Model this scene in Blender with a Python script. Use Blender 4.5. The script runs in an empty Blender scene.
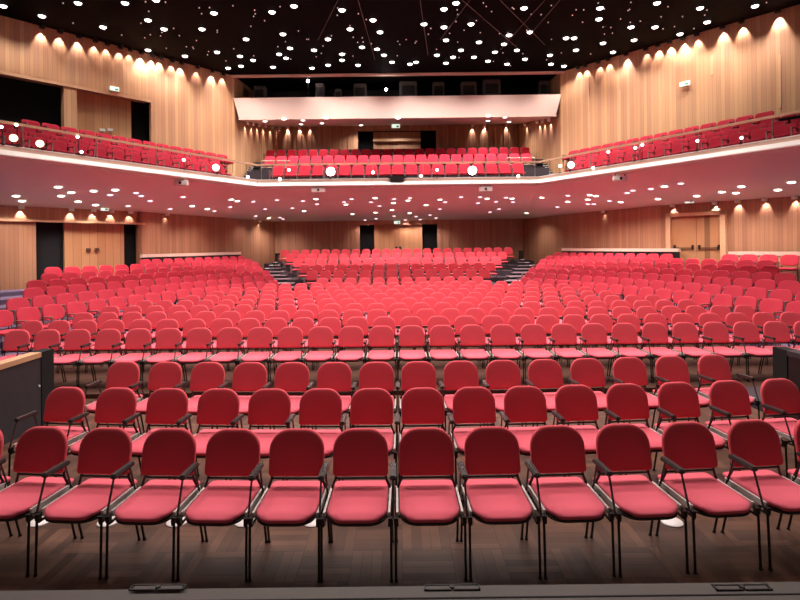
import bpy, bmesh, math, random
from mathutils import Vector, Matrix
from mathutils.bvhtree import BVHTree
random.seed(7)
S = bpy.context.scene
COL = S.collection
R = math.radians
# ---------------------------------------------------------------- camera, world, exposure
F, PX, PY, EYE, ROLL = 540.0, 399.0, 245.0, 2.39, R(0.65)
cam_d = bpy.data.cameras.new('camera'); cam = bpy.data.objects.new('camera', cam_d); COL.objects.link(cam)
cam_d.sensor_width = 36; cam_d.lens = F / 800 * 36
cam_d.shift_x = (400 - PX) / 800; cam_d.shift_y = -(300 - PY) / 800
cam_d.clip_start = .05; cam_d.clip_end = 200
cam.location = (0, 0, EYE); cam.rotation_euler = (R(90), ROLL, 0)
S.camera = cam
w = bpy.data.worlds.new('world'); S.world = w; w.use_nodes = True
w.node_tree.nodes['Background'].inputs[0].default_value = (1, .86, .80, 1)
w.node_tree.nodes['Background'].inputs[1].default_value = .085
S.view_settings.view_transform = 'Standard'; S.view_settings.look = 'None'
S.view_settings.gamma = 1; S.view_settings.use_curve_mapping = False
S.view_settings.exposure = 0.12
try:
    S.cycles.max_bounces = 6; S.cycles.diffuse_bounces = 4; S.cycles.glossy_bounces = 2
    S.cycles.caustics_reflective = False; S.cycles.caustics_refractive = False
    S.cycles.sample_clamp_indirect = 4
    S.cycles.use_denoising = True
except Exception:
    pass
P_CEIL, P_FAR, P_WASH, P_LOWWASH, P_UNDER, P_SOFFIT = 660, 150, 85, 34, 50, 12
WARM = (1, .87, .80)

# ---------------------------------------------------------------- materials
MATS = {}
def principled(name):
    m = bpy.data.materials.new(name); m.use_nodes = True
    MATS[name] = m
    return m, m.node_tree, m.node_tree.nodes['Principled BSDF']
def mat(name, col, rough=.6, metal=0, noise=0.0, scale=40, bump=0, sheen=0, spec=.5):
    m, nt, b = principled(name)
    b.inputs['Roughness'].default_value = rough; b.inputs['Metallic'].default_value = metal
    b.inputs['Specular IOR Level'].default_value = spec
    if sheen:
        b.inputs['Sheen Weight'].default_value = sheen; b.inputs['Sheen Tint'].default_value = (1, .5, .5, 1)
    tc = nt.nodes.new('ShaderNodeTexCoord'); n = nt.nodes.new('ShaderNodeTexNoise')
    n.inputs['Scale'].default_value = scale; n.inputs['Detail'].default_value = 4
    nt.links.new(tc.outputs['Object'], n.inputs['Vector'])
    mx = nt.nodes.new('ShaderNodeMixRGB'); mx.blend_type = 'MIX'
    mx.inputs[1].default_value = tuple(c * (1 - noise) for c in col) + (1,)
    mx.inputs[2].default_value = tuple(min(1, c * (1 + noise)) for c in col) + (1,)
    nt.links.new(n.outputs['Fac'], mx.inputs[0]); nt.links.new(mx.outputs[0], b.inputs['Base Color'])
    if bump:
        bp = nt.nodes.new('ShaderNodeBump'); bp.inputs['Strength'].default_value = bump; bp.inputs['Distance'].default_value = .01
        nt.links.new(n.outputs['Fac'], bp.inputs['Height']); nt.links.new(bp.outputs[0], b.inputs['Normal'])
    return m
def glow(name, col, strength):
    m, nt, b = principled(name)
    b.inputs['Base Color'].default_value = col + (1,)
    b.inputs['Emission Color'].default_value = col + (1,); b.inputs['Emission Strength'].default_value = strength
    try: m.cycles.emission_sampling = 'NONE'
    except Exception: pass
    return m
def wood(name, c0, c1, plank=.14, rough=.45, grain=.5):
    m, nt, b = principled(name); N = nt.nodes; L = nt.links
    b.inputs['Roughness'].default_value = rough
    uv = N.new('ShaderNodeUVMap'); uv.uv_map = 'UVMap'
    sp = N.new('ShaderNodeSeparateXYZ'); L.new(uv.outputs[0], sp.inputs[0])
    dv = N.new('ShaderNodeMath'); dv.operation = 'DIVIDE'; dv.inputs[1].default_value = plank; L.new(sp.outputs[0], dv.inputs[0])
    fl = N.new('ShaderNodeMath'); fl.operation = 'FLOOR'; L.new(dv.outputs[0], fl.inputs[0])
    wn = N.new('ShaderNodeTexWhiteNoise'); wn.noise_dimensions = '1D'; L.new(fl.outputs[0], wn.inputs['W'])
    mp = N.new('ShaderNodeMapping'); mp.inputs['Scale'].default_value = (14, .35, 1); L.new(uv.outputs[0], mp.inputs[0])
    nz = N.new('ShaderNodeTexNoise'); nz.inputs['Scale'].default_value = 2.2; nz.inputs['Detail'].default_value = 6; L.new(mp.outputs[0], nz.inputs['Vector'])
    ad = N.new('ShaderNodeMath'); ad.operation = 'MULTIPLY_ADD'; ad.inputs[1].default_value = .55
    L.new(wn.outputs['Value'], ad.inputs[0])
    ml = N.new('ShaderNodeMath'); ml.operation = 'MULTIPLY'; ml.inputs[1].default_value = grain; L.new(nz.outputs['Fac'], ml.inputs[0])
    L.new(ml.outputs[0], ad.inputs[2])
    mx = N.new('ShaderNodeMixRGB'); mx.inputs[1].default_value = c0 + (1,); mx.inputs[2].default_value = c1 + (1,)
    L.new(ad.outputs[0], mx.inputs[0])
    fr = N.new('ShaderNodeMath'); fr.operation = 'FRACT'; L.new(dv.outputs[0], fr.inputs[0])
    gt = N.new('ShaderNodeMath'); gt.operation = 'GREATER_THAN'; gt.inputs[1].default_value = .06; L.new(fr.outputs[0], gt.inputs[0])
    m2 = N.new('ShaderNodeMixRGB'); m2.blend_type = 'MULTIPLY'; m2.inputs[0].default_value = .45
    L.new(mx.outputs[0], m2.inputs[1]); L.new(gt.outputs[0], m2.inputs[2])
    L.new(m2.outputs[0], b.inputs['Base Color'])
    return m
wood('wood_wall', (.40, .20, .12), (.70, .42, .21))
wood('wood_lower_shaded', (.28, .13, .075), (.50, .26, .14))  # wall wood again, darker and redder: dimmer light below the balcony painted in
wood('wood_door', (.42, .20, .09), (.60, .32, .15), plank=.3)
wood('wood_rib', (.36, .18, .10), (.56, .31, .18), plank=.22)
mat('wood_trim', (.66, .40, .23), .45, noise=.15, scale=8)
mat('cream_trim', (.80, .62, .50), .5, noise=.05)
mat('rail_wood', (.62, .40, .26), .4, noise=.15, scale=10)
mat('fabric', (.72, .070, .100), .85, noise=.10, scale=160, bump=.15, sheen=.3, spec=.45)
mat('fabric_seat_lit', (.84, .125, .185), .85, noise=.08, scale=160, bump=.15, sheen=.3, spec=.45)  # chair cloth made paler, its overlit look painted into the seat colour
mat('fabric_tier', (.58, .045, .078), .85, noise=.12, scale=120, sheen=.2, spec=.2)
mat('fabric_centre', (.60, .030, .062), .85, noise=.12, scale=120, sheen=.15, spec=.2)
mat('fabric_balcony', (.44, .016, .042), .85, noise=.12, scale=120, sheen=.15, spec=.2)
mat('black_plastic', (.018, .016, .017), .4, noise=.1)
mat('arm_pad', (.06, .052, .052), .25, noise=.1)
mat('black_metal', (.02, .018, .018), .35, metal=.3, noise=.1)
mat('chrome', (.85, .80, .78), .35, metal=.4, noise=.03)
mat('grey_metal', (.35, .28, .27), .4, metal=.7, noise=.05)
mat('black_void', (.004, .004, .005), .9)
mat('curtain', (.006, .006, .007), .95, noise=.4, scale=6)
mat('ceiling_black', (.0035, .0028, .0028), .75, noise=.5, scale=.7, spec=.03)
mat('under_balcony', (.82, .88, .76), .75, noise=.04, scale=.8)  # greenish tint painted in to offset red seat bounce, standing in for haze
mat('soffit', (.78, .60, .53), .8, noise=.03)
mat('booth_front', (.80, .62, .55), .6, noise=.04, scale=1.5)
mat('white_band', (.92, .88, .84), .5, noise=.02)
mat('white_plastic', (.88, .86, .82), .45, noise=.02)
mat('carpet_dark', (.05, .035, .045), .9, noise=.2, scale=20)
mat('carpet_purple', (.16, .12, .20), .9, noise=.2, scale=20)
mat('tread', (.20, .15, .17), .8, noise=.2, scale=12)
mat('stage_board', (.075, .060, .056), .55, noise=.2, scale=5)
mat('panel_grey', (.040, .036, .045), .6, noise=.3, scale=6)
mat('riser_brown', (.085, .042, .030), .9, noise=.5, scale=5, spec=.1)
mat('booth_dark', (.018, .015, .014), .8, noise=.4)
mat('booth_item', (.11, .09, .08), .8, noise=.4)
mat('floor_disc', (.85, .80, .80), .5, noise=.05)
mat('green', (.05, .45, .22), .5)
mat('cable', (.10, .06, .05), .6)
glow('lamp_warm', (1, .90, .82), 6)
glow('lamp_pink', (1, .66, .78), 2.4)
glow('lamp_star', (1, .72, .72), .45)
glow('lamp_spot', (1, .95, .95), 14)
glow('lamp_yellow', (1, .88, .45), 2.5)
glow('lamp_green', (.75, 1, .85), .9)
def parquet():
    m, nt, b = principled('parquet'); N = nt.nodes; L = nt.links
    tc = N.new('ShaderNodeTexCoord'); mp = N.new('ShaderNodeMapping'); L.new(tc.outputs['Object'], mp.inputs[0])
    sp = N.new('ShaderNodeSeparateXYZ'); L.new(mp.outputs[0], sp.inputs[0])
    ck = N.new('ShaderNodeTexChecker'); ck.inputs['Scale'].default_value = 2.6; L.new(mp.outputs[0], ck.inputs['Vector'])
    vals = []
    for axes in ((0, 1), (1, 0)):
        cb = N.new('ShaderNodeCombineXYZ'); L.new(sp.outputs[axes[0]], cb.inputs[0]); L.new(sp.outputs[axes[1]], cb.inputs[1])
        br = N.new('ShaderNodeTexBrick'); L.new(cb.outputs[0], br.inputs['Vector'])
        br.inputs['Scale'].default_value = 1; br.inputs['Brick Width'].default_value = .3846; br.inputs['Row Height'].default_value = .077
        br.inputs['Mortar Size'].default_value = .002; br.offset = 0
        br.inputs['Color1'].default_value = (.060, .028, .019, 1); br.inputs['Color2'].default_value = (.15, .072, .046, 1)
        br.inputs['Mortar'].default_value = (.04, .02, .013, 1); vals.append(br)
    mx = N.new('ShaderNodeMixRGB'); L.new(ck.outputs['Fac'], mx.inputs[0]); L.new(vals[0].outputs[0], mx.inputs[1]); L.new(vals[1].outputs[0], mx.inputs[2])
    nz = N.new('ShaderNodeTexNoise'); nz.inputs['Scale'].default_value = 3; L.new(tc.outputs['Object'], nz.inputs['Vector'])
    m2 = N.new('ShaderNodeMixRGB'); m2.blend_type = 'OVERLAY'; m2.inputs[0].default_value = .5; L.new(mx.outputs[0], m2.inputs[1]); L.new(nz.outputs['Color'], m2.inputs[2])
    bw = N.new('ShaderNodeRGBToBW'); L.new(nz.outputs['Color'], bw.inputs[0]); L.new(bw.outputs[0], m2.inputs[2])
    L.new(m2.outputs[0], b.inputs['Base Color']); b.inputs['Roughness'].default_value = .38; b.inputs['Specular IOR Level'].default_value = .3
parquet()
M = MATS

# ---------------------------------------------------------------- helpers
def ray(px, py):
    u, v = px - PX, py - PY; c, s = math.cos(ROLL), math.sin(ROLL)
    return Vector(((u * c - v * s) / F, 1, -(v * c + u * s) / F))
EYEV = Vector((0, 0, EYE))
def tan_of(px, py=245): return ray(px, py).x
def obj(name, bm, m, parent=None, smooth=False, loc=None):
    me = bpy.data.meshes.new(name); bm.normal_update(); bm.to_mesh(me); bm.free()
    for k in (m if isinstance(m, (list, tuple)) else [m]): me.materials.append(M[k])
    if smooth:
        for p in me.polygons: p.use_smooth = True
    o = bpy.data.objects.new(name, me); COL.objects.link(o)
    if parent: o.parent = parent
    if loc: o.location = loc
    return o
def tag(o, label=None, cat=None, group=None, kind=None):
    if label: o['label'] = label
    if cat: o['category'] = cat
    if group: o['group'] = group
    if kind: o['kind'] = kind
    return o
def struct(name, bm, m, smooth=False): return tag(obj(name, bm, m, None, smooth), kind='structure')
def empty(name, loc, rz=0):
    o = bpy.data.objects.new(name, None); COL.objects.link(o); o.location = loc; o.rotation_euler = (0, 0, rz); o.empty_display_size = .1
    return o
def box(bm, x0, x1, y0, y1, z0, z1, mtx=None, mi=0):
    r = bmesh.ops.create_cube(bm, size=1)
    T = Matrix.Translation(((x0 + x1) / 2, (y0 + y1) / 2, (z0 + z1) / 2)) @ Matrix.Diagonal((abs(x1 - x0), abs(y1 - y0), abs(z1 - z0), 1))
    bmesh.ops.transform(bm, matrix=(mtx @ T) if mtx else T, verts=r['verts'])
    if mi:
        for f in {f for v in r['verts'] for f in v.link_faces}: f.material_index = mi
    return r['verts']
def tube(bm, pts, r, seg=6):
    pts = [Vector(p) for p in pts]
    rings = []
    for i, p in enumerate(pts):
        a = pts[max(i - 1, 0)]; b = pts[min(i + 1, len(pts) - 1)]
        d = (b - a).normalized(); up = Vector((0, 0, 1)) if abs(d.z) < .9 else Vector((1, 0, 0))
        s = d.cross(up).normalized(); t = s.cross(d)
        rings.append([bm.verts.new(p + (s * math.cos(q) + t * math.sin(q)) * r) for q in [2 * math.pi * k / seg for k in range(seg)]])
    for A, B in zip(rings, rings[1:]):
        for k in range(seg):
            bm.faces.new((A[k], A[(k + 1) % seg], B[(k + 1) % seg], B[k]))
    bm.faces.new(rings[0][::-1]); bm.faces.new(rings[-1])
def cyl(bm, c, r, h, seg=16, r2=None, mtx=None):
    T = Matrix.Translation(c)
    if mtx is not None: T = T @ mtx
    bmesh.ops.create_cone(bm, cap_ends=True, segments=seg, radius1=r, radius2=r if r2 is None else r2, depth=h, matrix=T)
def prism(bm, pts, z0, z1):
    a = [bm.verts.new((p[0], p[1], z0)) for p in pts]; b = [bm.verts.new((p[0], p[1], z1)) for p in pts]
    n = len(pts); bm.faces.new(a[::-1]); bm.faces.new(b)
    for i in range(n): bm.faces.new((a[i], a[(i + 1) % n], b[(i + 1) % n], b[i]))
def outline(w, h, rt, rb, n=6):
    """closed outline in (x, z), z 0..h, round corners rt above and rb below"""
    pts = []
    for cx, cz, r, a0 in ((w / 2 - rb, rb, rb, -90), (w / 2 - rt, h - rt, rt, 0), (-w / 2 + rt, h - rt, rt, 90), (-w / 2 + rb, rb, rb, 180)):
        for k in range(n + 1):
            a = R(a0 + 90 * k / n); pts.append((cx + r * math.cos(a), cz + r * math.sin(a)))
    return pts
def cushion(bm, pts, t, mapf, soft=.014, mi=0):
    """pillow-edged slab: outline pts, thickness t, mapf(a, b, d) -> point"""
    cx = sum(p[0] for p in pts) / len(pts); cz = sum(p[1] for p in pts) / len(pts)
    rings = []
    for ins, d in ((.55, 0), (.28, .001), (.13, .004), (.05, soft * .42), (.012, soft * .75), (0, soft + .004), (.004, t - soft), (.03, t - soft * .4), (.12, t - .001), (.4, t)):
        rings.append([bm.verts.new(mapf(p[0] + (cx - p[0]) * ins, p[1] + (cz - p[1]) * ins, d)) for p in pts])
    n = len(pts)
    for A, B in zip(rings, rings[1:]):
        for k in range(n): bm.faces.new((A[k], A[(k + 1) % n], B[(k + 1) % n], B[k])).material_index = mi
    for ring, d in ((rings[0], 0), (rings[-1], t)):
        c = bm.verts.new(mapf(cx, cz, d))
        for k in range(n): bm.faces.new((ring[k], ring[(k + 1) % n], c)).material_index = mi
    bmesh.ops.recalc_face_normals(bm, faces=bm.faces[:])
def copy_tree(o, parent=None):
    c = o.copy(); COL.objects.link(c); c.parent = parent
    for ch in o.children: copy_tree(ch, c)
    return c
def nth(n):
    return '%d%s' % (n, 'th' if 10 <= n % 100 <= 20 else {1: 'st', 2: 'nd', 3: 'rd'}.get(n % 10, 'th'))
def wall_run(bm, pts, z0, z1, th=.12, u0=0, ribs=None, side=1):
    """vertical wall of thickness th along plan points, with UV = (run, height); z0,z1 numbers or functions(i)"""
    uvl = bm.loops.layers.uv.get('UVMap') or bm.loops.layers.uv.new('UVMap')
    P = []
    if ribs:
        rw, rd = ribs
        for a, b in zip(pts, pts[1:]):
            a = Vector(a); b = Vector(b); d = b - a; n = max(1, int(d.length / rw)); nn = Vector((-d.y, d.x)).normalized() * side
            for i in range(n):
                s0, s1 = a + d * (i / n), a + d * ((i + .82) / n)
                off = nn * rd * (1 if i % 2 == 0 else .35)
                P += [s0 + off, s1 + off, s1, a + d * ((i + 1) / n)]
        pts = [tuple(p) for p in P]
    u = u0
    for a, b in zip(pts, pts[1:]):
        L = (Vector(b) - Vector(a)).length
        if L < 1e-5: continue
        d = (Vector(b) - Vector(a)).normalized(); nn = Vector((-d.y, d.x)) * th
        if nn.dot(Vector(((a[0] + b[0]) / 2, (a[1] + b[1]) / 2 - 15))) < 0: nn = -nn
        q = [(a, z0, u), (b, z0, u + L), (b, z1, u + L), (a, z1, u)]
        f = bm.faces.new([bm.verts.new((p[0], p[1], z)) for p, z, _ in q])
        for lp, (_, z, uu) in zip(f.loops, q): lp[uvl].uv = (uu, z)
        if not ribs:
            for q in ([(a, z0), (b, z0)], [(a, z1), (b, z1)]):
                pass
            k = [(a[0], a[1]), (b[0], b[1]), (b[0] + nn.x, b[1] + nn.y), (a[0] + nn.x, a[1] + nn.y)]
            vs0 = [bm.verts.new((x, y, z0)) for x, y in k]; vs1 = [bm.verts.new((x, y, z1)) for x, y in k]
            for fv, uvs in (((vs0[0], vs0[1], vs0[2], vs0[3]), None), ((vs1[3], vs1[2], vs1[1], vs1[0]), None),
                       ((vs0[2], vs0[3], vs1[3], vs1[2]), None), ((vs0[0], vs0[3], vs1[3], vs1[0]), None), ((vs0[1], vs0[2], vs1[2], vs1[1]), None)):
                ff = bm.faces.new(fv)
                for lp in ff.loops: lp[uvl].uv = (u + (lp.vert.co - Vector((a[0], a[1], 0))).xy.length, lp.vert.co.z)
        u += L
    return u
def spot(name, loc, power, angle, parent=None, blend=.6, col=WARM, size=.08, direction=(0, 0, -1)):
    l = bpy.data.lights.new(name, 'SPOT'); l.energy = power; l.spot_size = R(angle); l.spot_blend = blend; l.color = col; l.shadow_soft_size = size
    o = bpy.data.objects.new(name, l); COL.objects.link(o); o.location = loc
    o.rotation_euler = Vector(direction).to_track_quat('-Z', 'Y').to_euler()
    if parent: o.parent = parent
    return o

# ---------------------------------------------------------------- plan of the hall
CZ = 10.15                                                   # black ceiling
EDGE = [(0, 20.7), (5.4, 20.7), (9.74, 13.1), (12.6, 8.1)]   # balcony front, right half
LOWW = [(0, 32.5), (7.45, 32.5), (8.7, 27.6), (10.6, 22.0), (13.3, 18.0), (16.4, 14.0), (20, 9)]
UPW = [(0, 30.5), (6.8, 30.5), (7.4, 24.5), (13.2, 17.8), (19.5, 10.5)]
def mir(p, s): return (p[0] * s, p[1])
def hit_plan(path, tx):
    """first point of plan polyline on the sight line X = tx * Y"""
    for a, b in zip(path, path[1:]):
        fa, fb = a[0] - tx * a[1], b[0] - tx * b[1]
        if fa == fb: continue
        t = fa / (fa - fb)
        if -1e-6 <= t <= 1 + 1e-6: return Vector((a[0] + (b[0] - a[0]) * t, a[1] + (b[1] - a[1]) * t))
    return None
def along(path, s):
    for a, b in zip(path, path[1:]):
        a = Vector(a); b = Vector(b); L = (b - a).length
        if s <= L: return a + (b - a) * (s / L)
        s -= L
    return b
def plen(path): return sum((Vector(b) - Vector(a)).length for a, b in zip(path, path[1:]))
def offset_path(path, d):
    """shift polyline to its outer (away from axis) side by d; right half coordinates"""
    out = []
    for i, p in enumerate(path):
        a = Vector(path[max(i - 1, 0)]); b = Vector(path[min(i + 1, len(path) - 1)]); t = (b - a).normalized()
        n = Vector((t.y, -t.x))
        if n.x < 0: n = -n
        out.append((p[0] + n.x * d, p[1] + n.y * d))
    return out

# ---------------------------------------------------------------- floor, stage
bm = bmesh.new(); box(bm, -5.05, 5.05, 2.1, 8.6, -.1, 0); struct('floor', bm, 'parquet')
bm = bmesh.new(); box(bm, -22, 22, 8.6, 34, -.1, .07); struct('floor_stalls', bm, 'riser_brown')
bm = bmesh.new()
for s in (-1, 1): box(bm, s * 5.2, s * 22, 2.1, 8.6, -.1, .07)
struct('floor_side', bm, 'carpet_dark')
bm = bmesh.new(); box(bm, -9, 9, -4, 2.17, .9, 1.0); box(bm, -9, 9, 2.10, 2.17, 0, .9); box(bm, -9, 9, 2.17, 2.215, .955, .99)
struct('floor_stage', bm, 'stage_board')
bm = bmesh.new(); box(bm, -9, 9, 2.118, 2.126, 1.0, 1.002); struct('trim_20', bm, 'black_void')
for i, px in enumerate((158, 452, 742)):
    p = EYEV + ray(px, 588) * ((EYE - 1.0) / -ray(px, 588).z)
    e = empty('stage_floor_hatch', (p.x, p.y, 1.0)); bm = bmesh.new()
    for s in (-1, 1):
        box(bm, s * .005, s * .112, -.018, -.012, 0, .006); box(bm, s * .005, s * .112, .012, .018, 0, .006)
        box(bm, s * .106, s * .112, -.018, .018, 0, .006)
    obj('frame', bm, 'black_metal', e)
    bm = bmesh.new(); box(bm, -.005, .10, -.012, .012, .001, .003); box(bm, -.10, -.012, -.012, .012, .001, .003); obj('lid', bm, 'stage_board', e)
    bm = bmesh.new(); cyl(bm, (0, 0, .005), .011, .008, 10); obj('latch', bm, 'black_metal', e)
    tag(e, 'small metal-framed hatch in the stage edge, ' + ('leftmost', 'middle', 'rightmost')[i] + ' of the three', 'hatch', 'hatches along the stage edge')
# pit side parapets
for s, nm, ye in ((-1, 'left', 7.56), (1, 'right', 7.12)):
    e = empty('pit_parapet', (-4.93 if s < 0 else 4.99, 0, 0)); bm = bmesh.new(); box(bm, -.07, .07, 2.3, ye - .26, 0, .93); obj('panel', bm, 'panel_grey' if s < 0 else 'black_plastic', e)
    bm = bmesh.new(); box(bm, -.08, .08, 2.3, ye - .26, .93, .995); obj('cap', bm, 'wood_trim' if s < 0 else 'panel_grey', e)
    bm = bmesh.new(); box(bm, -.08, .08, ye - .26, ye, 0, .995); obj('end_post', bm, 'black_void', e)
    bm = bmesh.new(); cyl(bm, (-s * .075, ye - .30, .55), .014, .01, 10, mtx=Matrix.Rotation(R(90), 4, 'Y')); obj('fixing_stud', bm, 'white_plastic', e)
    tag(e, 'dark panelled parapet with %s top beside the %s end of the front rows' % ('wooden' if s < 0 else 'grey', nm), 'parapet')
# white discs on the floor under the front row
for i, px in enumerate((39, 108, 177, 245, 313, 672)):
    d = ray(px, 522.5); p = EYEV + d * (EYE / -d.z)
    bm = bmesh.new(); cyl(bm, (0, 0, .006), .092, .012, 24, r2=.085)
    o = obj('floor_marker_disc', bm, 'floor_disc', None, True, (p.x, p.y, 0))
    tag(o, 'white round disc on the parquet under the front row, %s' % ('%s from the left' % nth(i + 1) if px < 600 else 'the lone one at the right'), 'floor disc', 'white discs under the front row')

# ---------------------------------------------------------------- chairs
def back_map(z0, y0, lean, curve):
    return lambda a, b, d: Vector((a, y0 + b * math.tan(lean) + d - curve * a * a * 4, z0 + b))
def chair_parts(root, full):
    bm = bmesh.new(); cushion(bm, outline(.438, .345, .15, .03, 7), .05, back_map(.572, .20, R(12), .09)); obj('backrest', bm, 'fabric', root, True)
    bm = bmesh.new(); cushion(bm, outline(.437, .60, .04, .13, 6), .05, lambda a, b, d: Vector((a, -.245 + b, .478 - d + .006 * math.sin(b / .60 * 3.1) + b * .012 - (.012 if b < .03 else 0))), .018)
    obj('seat', bm, 'fabric_seat_lit', root, True)
    bm = bmesh.new(); cushion(bm, outline(.43, .585, .04, .13, 6), .032, lambda a, b, d: Vector((a, -.243 + b, .429 - d + b * .01)), .012); 
    if full: obj('seat_shell', bm, 'black_plastic', root, True)
    else: bm.free()
    for s in (-1, 1) if full else ():
        fr = bmesh.new(); box(fr, s * .227, s * .243, -.16, .27, .425, .465); obj('side_rail', fr, 'chrome', root)
    fb = bmesh.new()
    for s in (-1, 1):
        tube(fb, [(s * .236, .24, .375), (s * .236, .25, .45), (s * .20, .235, .54), (s * .19, .255, .64)], .011, 6)
        tube(fb, [(s * .236, -.19, .385), (s * .236, .24, .385)], .010, 6)
    tube(fb, [(-.205, .235, .545), (.205, .235, .545)], .010, 6); tube(fb, [(-.246, -.06, .385), (.246, -.06, .385)], .010, 6); tube(fb, [(-.246, .21, .385), (.246, .21, .385)], .010, 6)
    for s in (-1, 1): box(fb, s * .230, s * .260, -.20, -.165, .395, .44)
    legs = []
    for s in (-1, 1):
        legs.append([(s * .249, -.19, .40), (s * .249, -.21, .0)]); legs.append([(s * .245, .17, .40), (s * .245, .24, .22), (s * .245, .30, 0)])
    if full:
        obj('frame', fb, 'black_metal', root)
        for l in legs:
            bm = bmesh.new(); tube(bm, l, .0095, 7); cyl(bm, (l[-1][0], l[-1][1], .006), .014, .012, 8); obj('leg', bm, 'black_metal', root)
    else:
        for l in legs: tube(fb, l, .0095, 4)
        obj('frame', fb, 'black_metal', root)
    armrest(root, -1, full)
def armrest(root, s, full):
    x = s * .265
    bm = bmesh.new(); box(bm, x - .025, x + .025, -.10, .17, .665, .700)
    if full: bmesh.ops.bevel(bm, geom=bm.edges[:], offset=.009, segments=2, affect='EDGES')
    tube(bm, [(x, -.08, .67), (x, -.175, .43)], .008, 6); tube(bm, [(x, .13, .67), (x, .20, .47), (x, .25, .40)], .008, 6)
    tube(bm, [(x, -.07, .668), (x, .15, .668)], .009, 5)
    return obj('armrest', bm, 'arm_pad', root)
def chair(name, full):
    e = empty(name, (0, 0, 0)); chair_parts(e, full); return e
NEAR = chair('conference_chair', True); FAR = chair('conference_chair', False)
used = set()
def put(proto, x, y, z, rz, label, cat, group, name=None):
    o = proto if proto not in used else copy_tree(proto)
    used.add(proto); o.location = (x, y, z); o.rotation_euler = (0, 0, rz)
    tag(o, label, cat, group)
    return o
ROWN = ['front', 'second', 'third', 'fourth', 'fifth', 'sixth', 'seventh', 'eighth', 'ninth', 'tenth', 'eleventh', 'twelfth']
# (depth of back top, x of one chair centre in the photograph, pitch, first px, last px, floor)
def zf(i): return [0, 0, 0][i] if i < 3 else .07
ROWS = [(4.35, 358.5, 65.3, -40, 830, 0), (5.57, 370, 51.0, 50, 790, 0), (6.83, 375, 42.2, 110, 725, 0),
        (9.42, 380.5, 30.2, -6, 806, .07), (10.55, 383.5, 27, 6, 790, .08), (11.7, 376.5, 24.4, 60, 756, .09),
        (12.85, 398, 22.1, 75, 745, .10), (14.0, 388, 20.3, 90, 708, .11), (15.15, 399, 18.8, 100, 700, .13), (16.3, 392, 17.5, 100, 700, .15), (17.4, 399, 16.4, 100, 700, .17), (18.5, 393, 15.4, 100, 700, .20)]
PATH0 = [(8.95, 9.7), (8.27, 11.6), (7.35, 14.2), (6.37, 16.85), (5.55, 18.7), (4.55, 20.4)]
def path0_x(y):
    for a, b in zip(PATH0, PATH0[1:]):
        if a[1] <= y <= b[1]: return a[0] + (b[0] - a[0]) * (y - a[1]) / (b[1] - a[1])
    return 99
for i, (Z, x0, pit, lo, hi, fz) in enumerate(ROWS):
    pxs = sorted(x0 + k * (pit - (1.8 if k < 0 and i == 0 else 0)) for k in range(-40, 40) if lo <= x0 + k * pit <= hi)
    if i > 4: pxs = [p for p in pxs if abs(p - PX) / F * Z < path0_x(Z) - .72]
    for k, px in enumerate(pxs):
        x = (px - PX) / F * Z
        lab = 'red chair with black armrest, %s from the left in the %s row%s' % (nth(k + 1), ROWN[i], ' from the stage' if i else ' by the stage')
        Z2, rz = Z, 0
        if i < 3:      # the front rows bow gently towards the stage
            Z2 = Z + x * x / (75 if x > 0 else 62); rz = -x / 30; x = (px - PX) / F * Z2
        put(NEAR if i < 4 else FAR, x, Z2 - .30, fz, -rz, lab, 'chair', 'red chairs in the %s row' % ROWN[i])
        if k == len(pxs) - 1 and i in (1, 2): armrest([o for o in bpy.data.objects if o.get('label') == lab][0], 1, True)

# raised rear block
def rear_edge(k): return 3.15 + .62 * k
RZ = [20.3 + 1.7 * k for k in range(6)]
def rear_floor(k): return .26 + .205 * k
RISEP = empty('raised_chair', (0, 0, 0))
def simple_chair(root, bw, bh, rt, rb, h, fab, arms=True, legs=True, shared=.28):
    bm = bmesh.new(); cushion(bm, outline(bw, bh, rt, rb, 5), .06, back_map(h - bh, .18, R(12), .09)); obj('backrest', bm, fab, root, True)
    bm = bmesh.new(); cushion(bm, outline(bw * .98, .46, .05, .07, 4), .075, lambda a, b, d: Vector((a, -.22 + b, .46 - d)), .02); obj('seat', bm, fab, root, True)
    fb = bmesh.new()
    for s in (-1, 1):
        tube(fb, [(s * bw * .42, -.15, 0), (s * bw * .42, -.12, .40), (s * bw * .42, .2, .40), (s * bw * .42, .24, h - bh * .6)], .013, 4)
        tube(fb, [(s * bw * .42, .2, .40), (s * bw * .42, .24, 0)], .013, 4)
    tube(fb, [(-bw * .42, .1, .375), (bw * .42, .1, .375)], .014, 4)
    obj('frame', fb, 'black_metal', root)
    if arms:
        bm = bmesh.new(); x = -shared; box(bm, x - .025, x + .025, -.14, .18, .60, .63); box(bm, x - .018, x + .018, -.13, -.09, .30, .60); box(bm, x - .015, x + .015, .12, .16, .25, .60)
        obj('armrest', bm, 'grey_metal', root)
simple_chair(RISEP, .455, .38, .15, .04, .915, 'fabric')
PXE = [(317, 482), (307, 489), (300, 495), (293, 501), (286, 507), (280, 513)]
for k, Z in enumerate(RZ):
    X0, X1 = (PXE[k][0] + 5 - PX) / F * Z, (PXE[k][1] - 5 - PX) / F * Z
    n = int(round((X1 - X0) / .535)) + 1
    for j in range(n):
        x = X0 + (X1 - X0) * j / (n - 1)
        put(RISEP, x, Z - .26, rear_floor(k), 0, 'small red chair, %s from the left in the %s row of the rear block' % (nth(j + 1), ['lowest', 'second', 'third', 'fourth', 'fifth', 'topmost'][k]),
            'chair', 'chairs on the %s row of the rear block' % nth(k + 1))
bm = bmesh.new()
for k, Z in enumerate(RZ):
    e0 = (PXE[k][0] - PX) / F * Z - .1; e1 = (PXE[k][1] - PX) / F * Z + .1
    box(bm, e0, e1, Z - .95, 31 if k == 5 else Z + .75, 0, rear_floor(k))
box(bm, -7.4, 7.4, 29.6, 32.5, 0, 1.45)
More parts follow.
